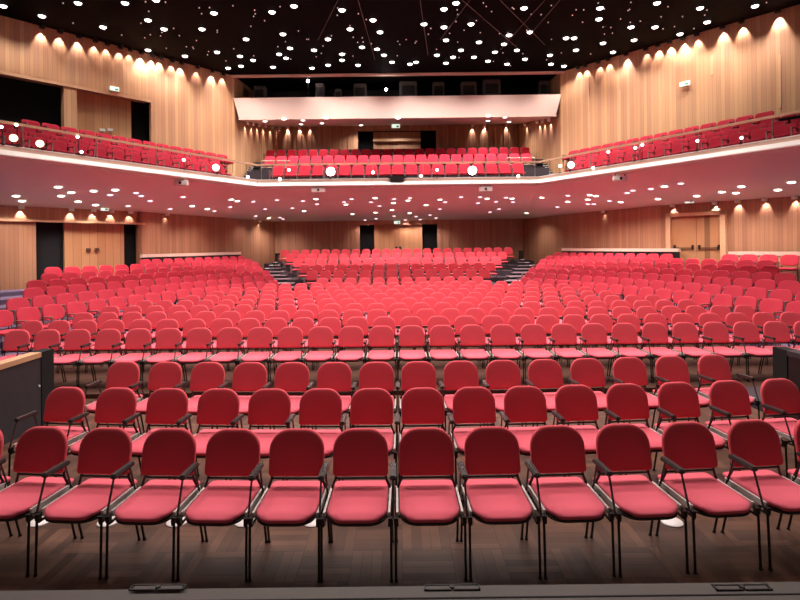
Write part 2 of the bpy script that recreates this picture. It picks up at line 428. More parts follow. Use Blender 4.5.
struct('floor_rear_tiers', bm, 'carpet_dark')
# stairs between the rear block and the side blocks
for s, nm in ((-1, 'left'), (1, 'right')):
    e = empty('aisle_stairs', (s * 5, 20, 0))
    tag(e, 'dark stairs with grey treads between the rear block and the %s side seats' % nm, 'stairs')
    b1 = bmesh.new(); b2 = bmesh.new(); b3 = bmesh.new()
    for i in range(11):
        z = .24 + .128 * i; Y = 20.0 + .95 * i
        xi = 3.35 + (Y - 20) * .36; xo = min(6.95, 3.85 + (Y - 20) * .455)
        Y -= 20; xi -= 5; xo -= 5
        box(b1, s * xi, s * xo, Y, Y + .97, 0, z - .03)
        box(b2, s * xi, s * xo, Y + .0, Y + .97, z - .03, z)
        box(b3, s * (xo - .28), s * (xo - .08), Y - .01, Y + .12, z - .02, z + .015)
    obj('riser', b1, 'black_void', e); obj('tread', b2, 'tread', e); obj('nosing_marker', b3, 'white_plastic', e)
    e2 = empty('stair_bollard', (s * 6.95, 30.8, 1.45)); bm = bmesh.new(); cyl(bm, (0, 0, .25), .13, .5, 10); obj('post', bm, 'black_plastic', e2)
    bm = bmesh.new(); cyl(bm, (0, 0, .52), .16, .05, 10); obj('cap', bm, 'black_plastic', e2)
    tag(e2, 'short black post at the top of the %s dark stairs' % nm, 'post')

# side blocks
PATH6 = [(14.3, 14.8), (12.5, 17.6), (11.3, 19.3), (10.0, 21.6), (8.9, 24.3), (7.35, 28.3)]
def path_k(k):
    t = k / 6
    return [(a[0] + (b[0] - a[0]) * t, a[1] + (b[1] - a[1]) * t) for a, b in zip(PATH0, PATH6)]
def side_floor(k): return .21 + .14 * k
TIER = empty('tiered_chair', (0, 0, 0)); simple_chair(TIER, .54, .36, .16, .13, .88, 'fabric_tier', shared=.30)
UEND = {(-1, 0): -430, (-1, 1): -402, (-1, 2): -380, (-1, 3): -375, (-1, 4): -363, (-1, 5): -362, (-1, 6): -252,
        (1, 0): 410, (1, 1): 403, (1, 2): 392, (1, 3): 381, (1, 4): 370, (1, 5): 363, (1, 6): 388}
for s, nm in ((-1, 'left'), (1, 'right')):
    for k in range(7):
        P = path_k(k); L = plen(P); sp = .605; n = int(L / sp); j = 0
        for i in range(n + 1):
            d = L - (.05 if k < 3 else .35 if k < 5 else .65 if k < 6 else 1.15) - i * sp
            if d < 0: break
            p = along(P, d); q = along(P, max(0, d - .05)); t = (p - q).normalized()
            u = p.x / p.y * F
            if u > abs(UEND[(s, k)]): break
            if s > 0 and k == 6 and 268 < u < 324: continue      # gap before the door
            nrm = Vector((t.y, -t.x))                              # outward
            if nrm.x < 0: nrm = -nrm
            rz = math.atan2(-nrm.x * s, nrm.y)
            j += 1
            put(TIER, p.x * s, p.y, side_floor(k), rz, 'red chair in the %s side block, %s row up, %s from the dark stairs' % (nm, nth(k + 1), nth(j)),
                'chair', 'chairs in row %d of the %s side block' % (k + 1, nm))
    bm = bmesh.new()
    for k in range(7):
        A = path_k(k - .42); B = path_k(k + .58)
        if k == 6: B = path_k(k + .5)
        for i in range(len(A) - 1):
            prism(bm, [mir(A[i], s), mir(A[i + 1], s), mir(B[i + 1], s), mir(B[i], s)], 0, side_floor(k))
    bmesh.ops.recalc_face_normals(bm, faces=bm.faces[:])
    struct('floor_%s_tiers' % nm, bm, 'carpet_purple')
    # ledge behind the last row
    LP = offset_path(PATH6, .42)
    for a, b in (((-256, -158),) if s < 0 else ((146, 279), (329, 420))):
        zt = side_floor(6) + (.95 if a < 300 else .84)
        tA, tB = sorted((abs(a) / F, abs(b) / F))
        bm = bmesh.new(); bd = bmesh.new()
        ts = [tA + (tB - tA) * i / 8 for i in range(9)]
        pp = [hit_plan(LP, t) for t in ts]; pp = [p for p in pp if p is not None]
        for p, q in zip(pp, pp[1:]):
            d = (q - p).normalized(); nn = Vector((d.y, -d.x)); nn = nn if nn.x > 0 else -nn
            prism(bm, [mir(p, s), mir(q, s), mir(q + nn * .16, s), mir(p + nn * .16, s)], zt, zt + .13)
            prism(bd, [mir(p + nn * .03, s), mir(q + nn * .03, s), mir(q + nn * .10, s), mir(p + nn * .10, s)], side_floor(6), zt)
        e = empty('seating_screen', (0, 0, 0))
        bmesh.ops.recalc_face_normals(bm, faces=bm.faces[:]); bmesh.ops.recalc_face_normals(bd, faces=bd.faces[:])
        obj('ledge', bm, 'cream_trim', e); obj('panel', bd, 'black_plastic' if a < 300 else 'wood_trim', e)
        tag(e, 'low screen with cream ledge behind the last %s seat row%s' % (nm, '' if s < 0 else (', beside the stairs' if a < 200 else ', right of the door')), 'screen')

# ---------------------------------------------------------------- lower walls
def seg_px(path, s, pa, pb, n=6, y=235):
    ta, tb = abs(tan_of(pa, y)), abs(tan_of(pb, y))
    out = []
    for i in range(n + 1):
        p = hit_plan(path, ta + (tb - ta) * i / n)
        if p is not None: out.append(p)
    return [mir(p, s) for p in out]
LT = 5.0
def lower_wall(name, s, pa, pb, z0, z1, m='wood_lower_shaded', path=LOWW, off=0):
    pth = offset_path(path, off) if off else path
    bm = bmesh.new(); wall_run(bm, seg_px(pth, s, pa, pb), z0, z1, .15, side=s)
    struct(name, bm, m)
# left: opening px 36-142, split by two black gaps
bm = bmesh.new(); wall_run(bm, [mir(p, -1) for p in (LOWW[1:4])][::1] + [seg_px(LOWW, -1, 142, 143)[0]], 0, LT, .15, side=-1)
struct('wall_left', bm, 'wood_lower_shaded')
far = [mir(LOWW[-1], -1), mir(LOWW[-2], -1)] + [seg_px(LOWW, -1, 0, 142)[0]]
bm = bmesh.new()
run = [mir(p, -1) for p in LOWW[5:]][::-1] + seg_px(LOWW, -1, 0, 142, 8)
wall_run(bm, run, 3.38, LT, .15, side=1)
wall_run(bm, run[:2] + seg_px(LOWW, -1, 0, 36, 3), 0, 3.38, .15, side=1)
struct('wall_left_beam', bm, 'wood_lower_shaded')
bm = bmesh.new(); rr = seg_px(LOWW, -1, -30, 143, 8)
for p, q in zip(rr, rr[1:]):
    d = (Vector(q) - Vector(p)).normalized(); nn = Vector((-d.y, d.x)); nn = nn if nn.x > 0 else -nn
    prism(bm, [p, q, Vector(q) + nn * .14, Vector(p) + nn * .14], 3.34, 3.42)
bmesh.ops.recalc_face_normals(bm, faces=bm.faces[:])
struct('trim_1', bm, 'wood_trim')
RECL = offset_path(LOWW, .45)
bm = bmesh.new(); wall_run(bm, seg_px(RECL, -1, 30, 150, 6), 0, 3.5, .1, side=1); struct('wall_left_recess', bm, 'curtain')
bm = bmesh.new(); wall_run(bm, seg_px(offset_path(LOWW, .30), -1, 64, 124, 4), 0, 3.38, .08, side=1)
o = struct('door_1', bm, 'wood_door')
dp = seg_px(offset_path(LOWW, .30), -1, 84, 101, 4)
for q in (dp[1], dp[3]):
    bm = bmesh.new(); d = EYEV.xy - Vector(q); d.normalize(); c = Vector(q) + d * .05
    box(bm, -.07, .07, -.05, .02, -.06, .06, Matrix.Translation((c.x, c.y, EYE - .05)) @ Matrix.Rotation(R(45), 4, 'Z'))
    obj('door_handle', bm, 'riser_brown', o)
# right
rdoor = [hit_plan(LOWW, abs(tan_of(p, 235))) for p in (671, 722)]
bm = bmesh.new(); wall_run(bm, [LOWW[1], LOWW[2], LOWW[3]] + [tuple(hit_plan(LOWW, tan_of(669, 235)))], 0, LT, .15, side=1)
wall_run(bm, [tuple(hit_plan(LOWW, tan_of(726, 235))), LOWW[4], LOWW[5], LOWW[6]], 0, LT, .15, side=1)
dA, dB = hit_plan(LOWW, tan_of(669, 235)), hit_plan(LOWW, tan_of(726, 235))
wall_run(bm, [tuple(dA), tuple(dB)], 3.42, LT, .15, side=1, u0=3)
struct('wall_right', bm, 'wood_lower_shaded')
dd = (dB - dA).normalized(); nin = Vector((-dd.y, dd.x)); nin = nin if nin.x < 0 else -nin
ang = math.atan2(dd.y, dd.x)
MD = Matrix.Translation((dA.x, dA.y, 0)) @ Matrix.Rotation(ang, 4, 'Z'); DW = (dB - dA).length; sg = 1 if (Matrix.Rotation(ang, 2) @ Vector((0, 1))).dot(nin) > 0 else -1
bm = bmesh.new()
box(bm, -.05, .14, -sg * .05, sg * .16, .9, 3.52, MD); box(bm, DW - .14, DW + .05, -sg * .05, sg * .16, .9, 3.52, MD); box(bm, -.05, DW + .05, -sg * .05, sg * .16, 3.38, 3.52, MD)
frd = struct('trim_2', bm, 'wood_trim')
bm = bmesh.new(); uvl = bm.loops.layers.uv.new('UVMap')
for a, b in ((.14, DW / 2 - .008), (DW / 2 + .008, DW - .14)): box(bm, a, b, -sg * .06, 0, .9, 3.38, MD)
for f in bm.faces:
    for lp in f.loops: lp[uvl].uv = (lp.vert.co.x * .9 + lp.vert.co.y * .5, lp.vert.co.z)
dr = struct('door_2', bm, 'wood_door')
bm = bmesh.new()
for a, b in ((.22, DW / 2 - .1), (DW / 2 + .1, DW - .22)):
    box(bm, a, b, sg * .04, sg * .07, 2.13, 2.16, MD)
    for q in (a, b - .05): box(bm, q, q + .05, 0, sg * .08, 2.08, 2.26, MD)
obj('push_bar', bm, 'black_metal', dr)
# back wall of the stalls
bm = bmesh.new()
wall_run(bm, [(-7.45, 32.5), (-2.35, 32.5)], 0, LT, ribs=(.25, .05), side=-1)
wall_run(bm, [(2.30, 32.5), (7.45, 32.5)], 0, LT, ribs=(.25, .05), side=-1)
wall_run(bm, [(-2.35, 32.5), (2.30, 32.5)], 3.62, LT, .1, side=1)
struct('wall_back', bm, 'wood_rib')
bm = bmesh.new(); wall_run(bm, [(-2.5, 33.3), (2.5, 33.3)], 0, 4.2, .1, side=1); struct('wall_back_recess', bm, 'curtain')
bm = bmesh.new(); wall_run(bm, [(-1.5, 32.75), (1.42, 32.75)], 0, 3.64, .1, side=1); d3 = struct('door_3', bm, 'wood_door')
bm = bmesh.new(); [box(bm, x, x + .12, 32.66, 32.72, 2.15, 2.3) for x in (-.22, .02)]; obj('door_handle', bm, 'black_metal', d3)

# ---------------------------------------------------------------- balcony slab
ZF0, ZB0 = 4.66, 3.87
def ruled():
    E = [(0, 20.7), (5.4, 20.7), (5.4, 20.7), (5.4, 20.7), (7.57, 16.9), (9.74, 13.1), (12.6, 8.1)]
    Wp = [(0, 32.5), (7.45, 32.5), (8.7, 27.6), (10.6, 22.0), (13.3, 18.0), (16.4, 14.0), (20, 9)]
    return E, Wp
E_, W_ = ruled()
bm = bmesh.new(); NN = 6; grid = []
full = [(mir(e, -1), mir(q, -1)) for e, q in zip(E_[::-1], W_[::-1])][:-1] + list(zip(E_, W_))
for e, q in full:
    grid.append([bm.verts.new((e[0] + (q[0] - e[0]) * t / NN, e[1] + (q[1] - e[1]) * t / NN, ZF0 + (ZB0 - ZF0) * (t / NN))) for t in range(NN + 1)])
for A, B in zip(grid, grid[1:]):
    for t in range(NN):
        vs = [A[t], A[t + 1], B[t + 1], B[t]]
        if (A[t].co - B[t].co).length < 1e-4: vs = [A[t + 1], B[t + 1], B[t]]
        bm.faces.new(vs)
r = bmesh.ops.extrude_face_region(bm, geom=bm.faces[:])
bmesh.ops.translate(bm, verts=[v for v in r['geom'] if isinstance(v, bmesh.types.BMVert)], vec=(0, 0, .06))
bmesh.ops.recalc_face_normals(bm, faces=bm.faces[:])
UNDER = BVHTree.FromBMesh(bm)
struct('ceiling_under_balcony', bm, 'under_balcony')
EDGF = [mir(p, -1) for p in EDGE[::-1]][:-1] + EDGE
def strip(path, d0, d1, z0, z1, m, name, st=True, parent=None):
    bm = bmesh.new()
    A = offset_full(path, d0); B = offset_full(path, d1)
    for i in range(len(path) - 1): prism(bm, [A[i], A[i + 1], B[i + 1], B[i]], z0, z1)
    bmesh.ops.recalc_face_normals(bm, faces=bm.faces[:])
    return struct(name, bm, m) if st else obj(name, bm, m, parent)
def offset_full(path, d):
    """offset away from the stage; mitred"""
    out = []
    for i, p in enumerate(path):
        ns = []
        for a, b in ((i - 1, i), (i, i + 1)):
            if a < 0 or b >= len(path): continue
            t = (Vector(path[b]) - Vector(path[a])).normalized(); ns.append(Vector((-t.y, t.x)) if path[b][0] > path[a][0] else Vector((t.y, -t.x)))
        n = sum(ns, Vector((0, 0))).normalized(); k = 1 / max(.5, n.dot(ns[0]))
        out.append((p[0] + n.x * d * k, p[1] + n.y * d * k))
    return out
EDGS = [p for p in EDGF if p != (0, 20.7)]
A_, B_ = offset_full(EDGS, -.14), offset_full(EDGS, -.02); C_ = offset_full(EDGS, .08)
bm = bmesh.new()
for i in range(len(EDGS) - 1):
    rr_ = [[bm.verts.new((*q[j], z)) for q, z in ((A_, 4.68), (A_, 4.71), (B_, 4.83), (C_, 4.83), (C_, 4.68))] for j in (i, i + 1)]
    for k in range(5): bm.faces.new((rr_[0][k], rr_[0][(k + 1) % 5], rr_[1][(k + 1) % 5], rr_[1][k]))
    bm.faces.new(rr_[0]); bm.faces.new(rr_[1][::-1])
bmesh.ops.recalc_face_normals(bm, faces=bm.faces[:]); struct('trim_3', bm, 'white_band')
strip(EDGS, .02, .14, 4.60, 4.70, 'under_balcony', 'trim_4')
strip(EDGS, .0, .12, 4.82, 4.93, 'cream_trim', 'trim_5')
strip(EDGS, -.02, .10, 4.93, 4.955, 'white_band', 'trim_6')
# handrail
e = empty('balcony_handrail', (0, 0, 0)); tag(e, 'long pale wooden handrail on thin posts along the balcony front', 'handrail')
strip(EDGS, .0, .06, 5.49, 5.555, 'rail_wood', 'rail', False, e)
bm = bmesh.new()
for a, b in zip(EDGS, EDGS[1:]):
    L = (Vector(b) - Vector(a)).length; n = int(L / 1.9)
    for i in range(n + 1):
        p = Vector(a) + (Vector(b) - Vector(a)) * ((i + .3) / (n + .6)); tube(bm, [(p.x, p.y + .03, 4.93), (p.x, p.y + .03, 5.5)], .014, 5)
obj('post', bm, 'grey_metal', e)
# balcony floor tiers
def arm(d, s_):  # point on the side arm: offset d outward, s_ towards the stage
    return (5.4 + .868 * d + .496 * s_, 20.7 + .496 * d - .868 * s_)
bm = bmesh.new()
SD = [1.2, 1.95, 2.68, 3.4]; SZ = [4.75, 5.03, 5.35, 5.68]
for s in (-1, 1):
    for k in range(4):
        d0, d1 = (.12 if k == 0 else SD[k] - .37), (SD[k] + .38 if k < 3 else SD[k] + 2.4)
        prism(bm, [mir(arm(d0, -.3), s), mir(arm(d0, 14), s), mir(arm(d1, 14), s), mir(arm(d1, -.9 if k else -.4), s)], 4.73, SZ[k])
bmesh.ops.recalc_face_normals(bm, faces=bm.faces[:])
struct('floor_balcony_sides', bm, 'carpet_dark')
CR = [(21.45, 4.73, 5.0), (24.45, 5.60, 6.1), (27.6, 6.45, 6.75)]
bm = bmesh.new(); box(bm, -5.3, 5.3, 20.8, 22.9, 4.68, 4.73); box(bm, -6.4, 6.4, 22.9, 26.0, 4.7, 5.6); box(bm, -7.0, 7.0, 26.0, 30.5, 5, 6.45)
struct('floor_balcony', bm, 'carpet_dark')
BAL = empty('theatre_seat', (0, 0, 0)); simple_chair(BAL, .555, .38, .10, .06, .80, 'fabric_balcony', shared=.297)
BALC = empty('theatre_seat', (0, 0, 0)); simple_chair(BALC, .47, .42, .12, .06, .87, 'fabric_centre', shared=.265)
for k, (Z, fz, xe) in enumerate(CR):
    xe = [4.75, 5.8, 6.5][k]; n = int(round(2 * xe / .535)) + 1
    for j in range(n):
        put(BALC, -xe + 2 * xe * j / (n - 1), Z - .24, fz, 0, 'crimson seat, %s from the left in the %s row of the centre balcony' % (nth(j + 1), ['front', 'middle', 'back'][k]),
            'theatre seat', '%s row of the centre balcony' % ['front', 'middle', 'back'][k])
for s, nm in ((-1, 'left'), (1, 'right')):
    for k in range(4):
        j = 0; sp = .60
        s0 = [.6, .1, -.5, -1.6][k]
        while True:
            p = arm(SD[k], s0 + j * sp); u = p[0] / p[1] * F
            if u > (416 if not (k == 3) else (384 if s > 0 else 366)): break
            rz = math.atan2(-.868 * s, .496)
            j += 1
            put(BAL, p[0] * s, p[1], SZ[k], rz, 'crimson seat, %s balcony arm, %s row back, %s from the corner stairs' % (nm, nth(k + 1), nth(j)),
                'theatre seat', 'row %d of the %s balcony arm' % (k + 1, nm))
# balcony corner stairs
for s, nm in ((-1, 'left'), (1, 'right')):
    e = empty('balcony_stairs', (s * 5.6, 21.6, 4.73)); tag(e, 'dark balcony stairs with white step edges at the %s corner' % nm, 'stairs')
    b1 = bmesh.new(); b2 = bmesh.new()
    for i in range(9):
        y = i * .55; z = .12 + i * .17
        x0, x1 = -.30 + i * .17, .85 + i * .09
        box(b1, s * x0, s * x1, y, y + .56, 0, z)
        box(b2, s * (x1 - .22), s * (x1 - .05), y - .015, y + .10, z, z + .02)
    obj('step', b1, 'black_plastic', e); obj('step_edge', b2, 'white_plastic', e)
    g = empty('guard_rail', (s * 5.7, 22.9, 5.3)); tag(g, 'thin metal guard rail beside the %s end of the centre balcony seats' % nm, 'rail')
    bm = bmesh.new(); tube(bm, [(-s * 1.1, 0, .72), (s * .1, 0, .72)], .022, 6); tube(bm, [(-s * 1.1, 0, .45), (s * .1, 0, .45)], .015, 6); obj('rail', bm, 'rail_wood', g)
    for x in (-s * 1.1, -s * .5, s * .1):
        bm = bmesh.new(); tube(bm, [(x, 0, -.1), (x, 0, .72)], .018, 6); obj('post', bm, 'grey_metal', g)
# balcony mixer / black fixtures
e = empty('follow_spot_tray', (0, 20.72, 4.955)); e.location.x = -.05
bm = bmesh.new(); box(bm, -.33, .33, -.12, .16, -.02, .06); obj('tray', bm, 'black_plastic', e)
bm = bmesh.new(); box(bm, -.25, .25, -.14, .10, -.11, -.02); obj('housing', bm, 'black_plastic', e)
tag(e, 'black flat fixture clamped on the middle of the balcony front', 'fixture')
d = ray(789, 117); c = EYEV + d * 14.9
e = empty('music_stand', (c.x, c.y, c.z - .05)); 
bm = bmesh.new(); box(bm, -.30, .30, -.03, .03, -.03, .05, Matrix.Rotation(R(-8), 4, 'Y')); obj('desk', bm, 'black_plastic', e)
bm = bmesh.new(); tube(bm, [(0, 0, 0), (0, 0, -.80)], .035, 8); box(bm, -.12, .12, -.1, .1, -.83, -.80); obj('stem', bm, 'black_metal', e)
tag(e, 'black T-shaped stand among the right balcony seats', 'stand')

# ---------------------------------------------------------------- upper walls
def up_seg(s, pa, pb, n=6, y=120): return seg_px(UPW, s, pa, pb, n, y)
bm = bmesh.new(); wall_run(bm, [UPW[1], UPW[2], UPW[3], UPW[4]], 4.7, CZ + .1, .15, side=1)
for px, a, b in ((578, 7, 9.9), (611, 7, 9.6), (711, 8.1, 9.4), (779, 7.2, 9.9)):
    pass
struct('wall_right_upper', bm, 'wood_wall')
# thin vertical joint battens on the right wall
for i, (px, pa, pb) in enumerate(((589, 76, 155), (620, 90, 150), (661, 95, 136), (712, 55, 75), (780, 55, 108))):
    p = hit_plan(UPW, tan_of(px, (pa + pb) / 2)); z0, z1 = EYE + ray(px, pb).z * p.y, EYE + ray(px, pa).z * p.y
    bm = bmesh.new(); box(bm, -.035, .035, -.02, .012, z0, z1, Matrix.Translation((p.x, p.y, 0)) @ Matrix.Rotation(R(-49), 4, 'Z'))
    struct('trim_%d' % (7 + i), bm, 'wood_trim')
ul = up_seg(-1, 151, 152)[0]
bm = bmesh.new()
wall_run(bm, [mir(UPW[1], -1), mir(UPW[2], -1), ul], 4.7, CZ + .1, .15, side=-1)
wall_run(bm, [ul] + [mir(UPW[3], -1), mir(UPW[4], -1)], 8.25, CZ + .1, .15, side=-1, u0=10)
pl = up_seg(-1, 64, 77, 2)
wall_run(bm, pl, 4.7, 8.25, .3, side=1, u0=2)
struct('wall_left_upper', bm, 'wood_wall')
RU = offset_path(UPW, .9)
bm = bmesh.new(); wall_run(bm, [mir(hit_plan(RU, .44), -1), mir(RU[3], -1), mir(RU[4], -1)], 4.7, 8.6, .1, side=-1); struct('wall_left_curtain', bm, 'curtain')
RU2 = offset_path(UPW, .5)
bm = bmesh.new(); wall_run(bm, seg_px(RU2, -1, 76, 131, 4, 110), 4.7, 8.26, .1, side=1); d4 = struct('door_4', bm, 'wood_door')
q = seg_px(RU2, -1, 101, 109, 2, 127)
for c in (q[0], q[2]):
    bm = bmesh.new(); box(bm, -.1, .1, -.06, .02, -.05, .05, Matrix.Translation((c[0] + .06, c[1] - .06, EYE + 118 * c[1] / F)) @ Matrix.Rotation(R(45), 4, 'Z')); obj('door_handle', bm, 'chrome', d4)
bm = bmesh.new(); tr = [ul] + [mir(UPW[3], -1), mir(UPW[4], -1)]
for a, b in zip(tr, tr[1:]):
    d = (Vector(b) - Vector(a)).normalized(); nn = Vector((-d.y, d.x)); nn = nn if nn.x > 0 else -nn
    prism(bm, [a, b, Vector(b) + nn * .05, Vector(a) + nn * .05], 8.20, 8.30)
    prism(bm, [a, b, Vector(b) - nn * .6, Vector(a) - nn * .6], 8.28, 8.36)
bmesh.ops.recalc_face_normals(bm, faces=bm.faces[:]); struct('trim_13', bm, 'wood_trim')
# back wall of the balcony
bm = bmesh.new()
wall_run(bm, [(-6.8, 30.5), (-2.25, 30.5)], 5.5, 9.4, ribs=(.27, .06), side=-1)
wall_run(bm, [(2.15, 30.5), (6.8, 30.5)], 5.5, 9.4, ribs=(.27, .06), side=-1)
wall_run(bm, [(-2.25, 30.5), (2.15, 30.5)], 8.85, 9.4, .1, side=1)
struct('wall_back_upper', bm, 'wood_rib')
bm = bmesh.new(); box(bm, -2.4, 2.3, 31.3, 31.4, 5.5, 9.4); struct('wall_back_upper_recess', bm, 'curtain')
bm = bmesh.new(); wall_run(bm, [(-1.4, 30.9), (1.3, 30.9)], 5.5, 8.86, .1, side=1); struct('door_5', bm, 'wood_rib')
bm = bmesh.new(); box(bm, -1.4, 1.3, 30.6, 30.9, 8.28, 8.42); struct('trim_14', bm, 'wood_trim')
bm = bmesh.new(); box(bm, -6.0, 6.0, 28.5, 28.58, 6.45, 7.42); box(bm, -6.0, 6.0, 28.46, 28.62, 7.42, 7.46); struct('trim_15', bm, 'panel_grey')

# ---------------------------------------------------------------- control booth above the balcony
BX = 7.42
bm = bmesh.new(); vs = [(-BX + .25, 24.5, 8.15), (BX - .25, 24.5, 8.15), (BX, 24.42, 9.12), (-BX, 24.42, 9.12)]
a = [bm.verts.new(v) for v in vs]; b = [bm.verts.new((v[0], v[1] + .15, v[2])) for v in vs]
bm.faces.new(a); bm.faces.new(b[::-1])
for i in range(4): bm.faces.new((a[i], b[i], b[(i + 1) % 4], a[(i + 1) % 4]))
bmesh.ops.recalc_face_normals(bm, faces=bm.faces[:])
struct('wall_booth_front', bm, 'booth_front')
bm = bmesh.new(); a = [bm.verts.new(v) for v in ((-BX + .2, 24.5, 8.15), (BX - .2, 24.5, 8.15), (6.95, 30.55, 9.15), (-6.95, 30.55, 9.15))]; bm.faces.new(a)
r = bmesh.ops.extrude_face_region(bm, geom=bm.faces[:]); bmesh.ops.translate(bm, verts=[v for v in r['geom'] if isinstance(v, bmesh.types.BMVert)], vec=(0, 0, .05))
bmesh.ops.recalc_face_normals(bm, faces=bm.faces[:]); SOFF = BVHTree.FromBMesh(bm)
struct('ceiling_soffit', bm, 'soffit')
bm = bmesh.new(); box(bm, -7.1, 7.1, 27.0, 27.1, 8.7, CZ)
struct('wall_booth_back', bm, 'booth_dark')
bm = bmesh.new(); box(bm, -7.1, 7.1, 24.6, 27, 8.9, 9.0); struct('floor_booth', bm, 'booth_dark')
bm = bmesh.new(); box(bm, -BX - .1, BX + .1, 24.3, 24.5, 10.05, 10.13); struct('trim_16', bm, 'cream_trim')
random.seed(3)
for i, (px, w_, h_) in enumerate(((262, 12, 12), (322, 9, 14), (340, 7, 8), (362, 13, 13), (410, 18, 15), (440, 12, 14), (470, 16, 14), (493, 18, 16), (545, 10, 14))):
    x = (px - PX) / F * 25.6; hw = w_ / F * 25.6 / 2; hh = h_ / F * 25.6 + .40
    e = empty('lighting_desk' if i % 2 else 'equipment_rack', (x, 25.6, 9.0))
    bm = bmesh.new(); box(bm, -hw, hw, -.2, .2, 0, hh); bmesh.ops.bevel(bm, geom=bm.edges[:], offset=.04, segments=2, affect='EDGES'); obj('cabinet', bm, 'booth_item', e)
    bm = bmesh.new(); box(bm, -hw * .7, hw * .7, -.215, -.2, hh * .4, hh * .8); obj('panel', bm, 'booth_dark', e)
    tag(e, 'dim boxy equipment in the dark control booth, %s from the left' % nth(i + 1), 'equipment', 'equipment in the control booth')
for px, py, nm in ((308, 81, 'upper left'), (386, 89.5, 'middle')):
    d = ray(px, py); p = EYEV + d * 24.9; bm = bmesh.new(); bmesh.ops.create_uvsphere(bm, u_segments=10, v_segments=6, radius=.07)
    e = obj('indicator_lamp', bm, 'lamp_spot', None, True, p); l = bpy.data.lights.new('indicator_glow', 'POINT'); l.energy = 9; l.color = WARM; lo = bpy.data.objects.new('indicator_glow', l); COL.objects.link(lo); lo.parent = e; lo.location = (0, -.15, .05); bm = bmesh.new(); tube(bm, [(0, 0, -.04), (0, 0, 9.0 - p.z)], .012, 5); obj('stem', bm, 'booth_dark', e); tag(e, 'tiny white lamp glowing in the dark control booth, %s' % nm, 'lamp')

# ---------------------------------------------------------------- ceiling
bm = bmesh.new(); box(bm, -24, 24, 1, 34, CZ, CZ + .1); struct('ceiling', bm, 'ceiling_black')
def lamp_mesh(name, r, glowm, hmul=.45, seg=14):
    e = empty(name, (0, 0, 0))
    bm = bmesh.new()
    for k in range(seg):
        a0, a1 = 2 * math.pi * k / seg, 2 * math.pi * (k + 1) / seg
        v = [bm.verts.new((rr * math.cos(a), rr * math.sin(a), z)) for a, rr, z in ((a0, r, 0), (a1, r, 0), (a1, r * 1.18, -.012), (a0, r * 1.18, -.012))]; bm.faces.new(v)
        v = [bm.verts.new((rr * math.cos(a), rr * math.sin(a), z)) for a, rr, z in ((a0, r * 1.18, -.012), (a1, r * 1.18, -.012), (a1, r * 1.2, 0.0), (a0, r * 1.2, 0.0))]; bm.faces.new(v)
    bmesh.ops.remove_doubles(bm, verts=bm.verts[:], dist=1e-4)
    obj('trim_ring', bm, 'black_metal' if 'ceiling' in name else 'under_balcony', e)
    bm = bmesh.new(); bmesh.ops.create_uvsphere(bm, u_segments=seg, v_segments=8, radius=r); bmesh.ops.scale(bm, vec=(1, 1, hmul), verts=bm.verts[:])
    obj('bulb', bm, glowm, e, True)
    return e
BIG = [(3,6),(42,16),(78,3),(103,27),(125,3),(148,20),(156,0),(164,29),(148,50),(202,29),(214,13),(185,56),(217,52),(246,39),(253,60),(240,56),(241,66),(228,68),
(294,6),(272,12),(283,34),(290,48),(286,58),(279,54),(273,67),(314,50),(312,68),(328,65),(328,39),(342,10),(350,29),(342,54),(342,60),(358,65),(362,47),(373,20),(380,32),(377,49),(384,55),(392,62),(410,64),(416,62),(424,24),(444,9),(456,3),(444,27),(446,40),(446,63),(437,55),(453,57),(461,50),(471,24),(479,42),(474,57),(488,61),(495,52),
(524,8),(530,32),(509,35),(504,44),(517,50),(507,64),(525,59),(566,38),(574,38),(550,55),(551,64),(564,66),(576,50),(600,8),(599,19),(603,43),(613,52),(631,27),(634,40),(655,27),(680,34),(657,3),(700,8),(707,22),(755,6)]
CL = lamp_mesh('ceiling_downlight', .108, 'lamp_warm', .55)
bands = {}
for px, py in sorted(BIG):
    b_ = min(3, int(py // 18)); bands.setdefault(b_, []).append((px, py))
BN = ['topmost', 'second', 'third', 'lowest']
for b_ in sorted(bands):
    for i, (px, py) in enumerate(bands[b_]):
        d = ray(px, py); t = (CZ - .01 - EYE) / d.z; p = EYEV + d * t
        o = put(CL, p.x, p.y, CZ - .01, 0, 'round downlight in the black ceiling, %s from the left in its %s band' % (nth(i + 1), BN[b_]), 'downlight', '%s band of ceiling downlights' % BN[b_])
        if (i + b_) % 3 == 0:
            spot('downlight_beam', (0, 0, -.12), P_CEIL * .21, 125, o, .8)
# downlights nearer the stage, above the frame
for j, y in enumerate((7.2, 9.6, 12.2, 15.0)):
    for i in range(5):
        x = -6.6 + 3.1 * i + (.8 if j % 2 else 0)
        spot('downlight_beam', (x, y, CZ - .1), P_CEIL * 1.15, 120, None, .8, size=.55)
SL = None
random.seed(11)
bm = bmesh.new(); bmesh.ops.create_uvsphere(bm, u_segments=8, v_segments=5, radius=.022); star = obj('star_light', bm, 'lamp_star', None, True)
n = 0
while n < 130:
    px, py = random.uniform(4, 796), random.uniform(1, 72) ** .98
    lim = 20 + (px / 235) * 50 if px < 235 else (72 if px < 563 else 72 - (px - 563) * .285)
    if py > lim - 6: continue
    if px < 140 and random.random() < .7: continue
    d = ray(px, py); p = EYEV + d * ((CZ - .03 - EYE) / d.z)
    o = put(star, p.x, p.y, CZ - .03, 0, 'tiny pink-white pinpoint light scattered in the black ceiling', 'pinpoint light', 'pinpoint lights in the black ceiling'); n += 1
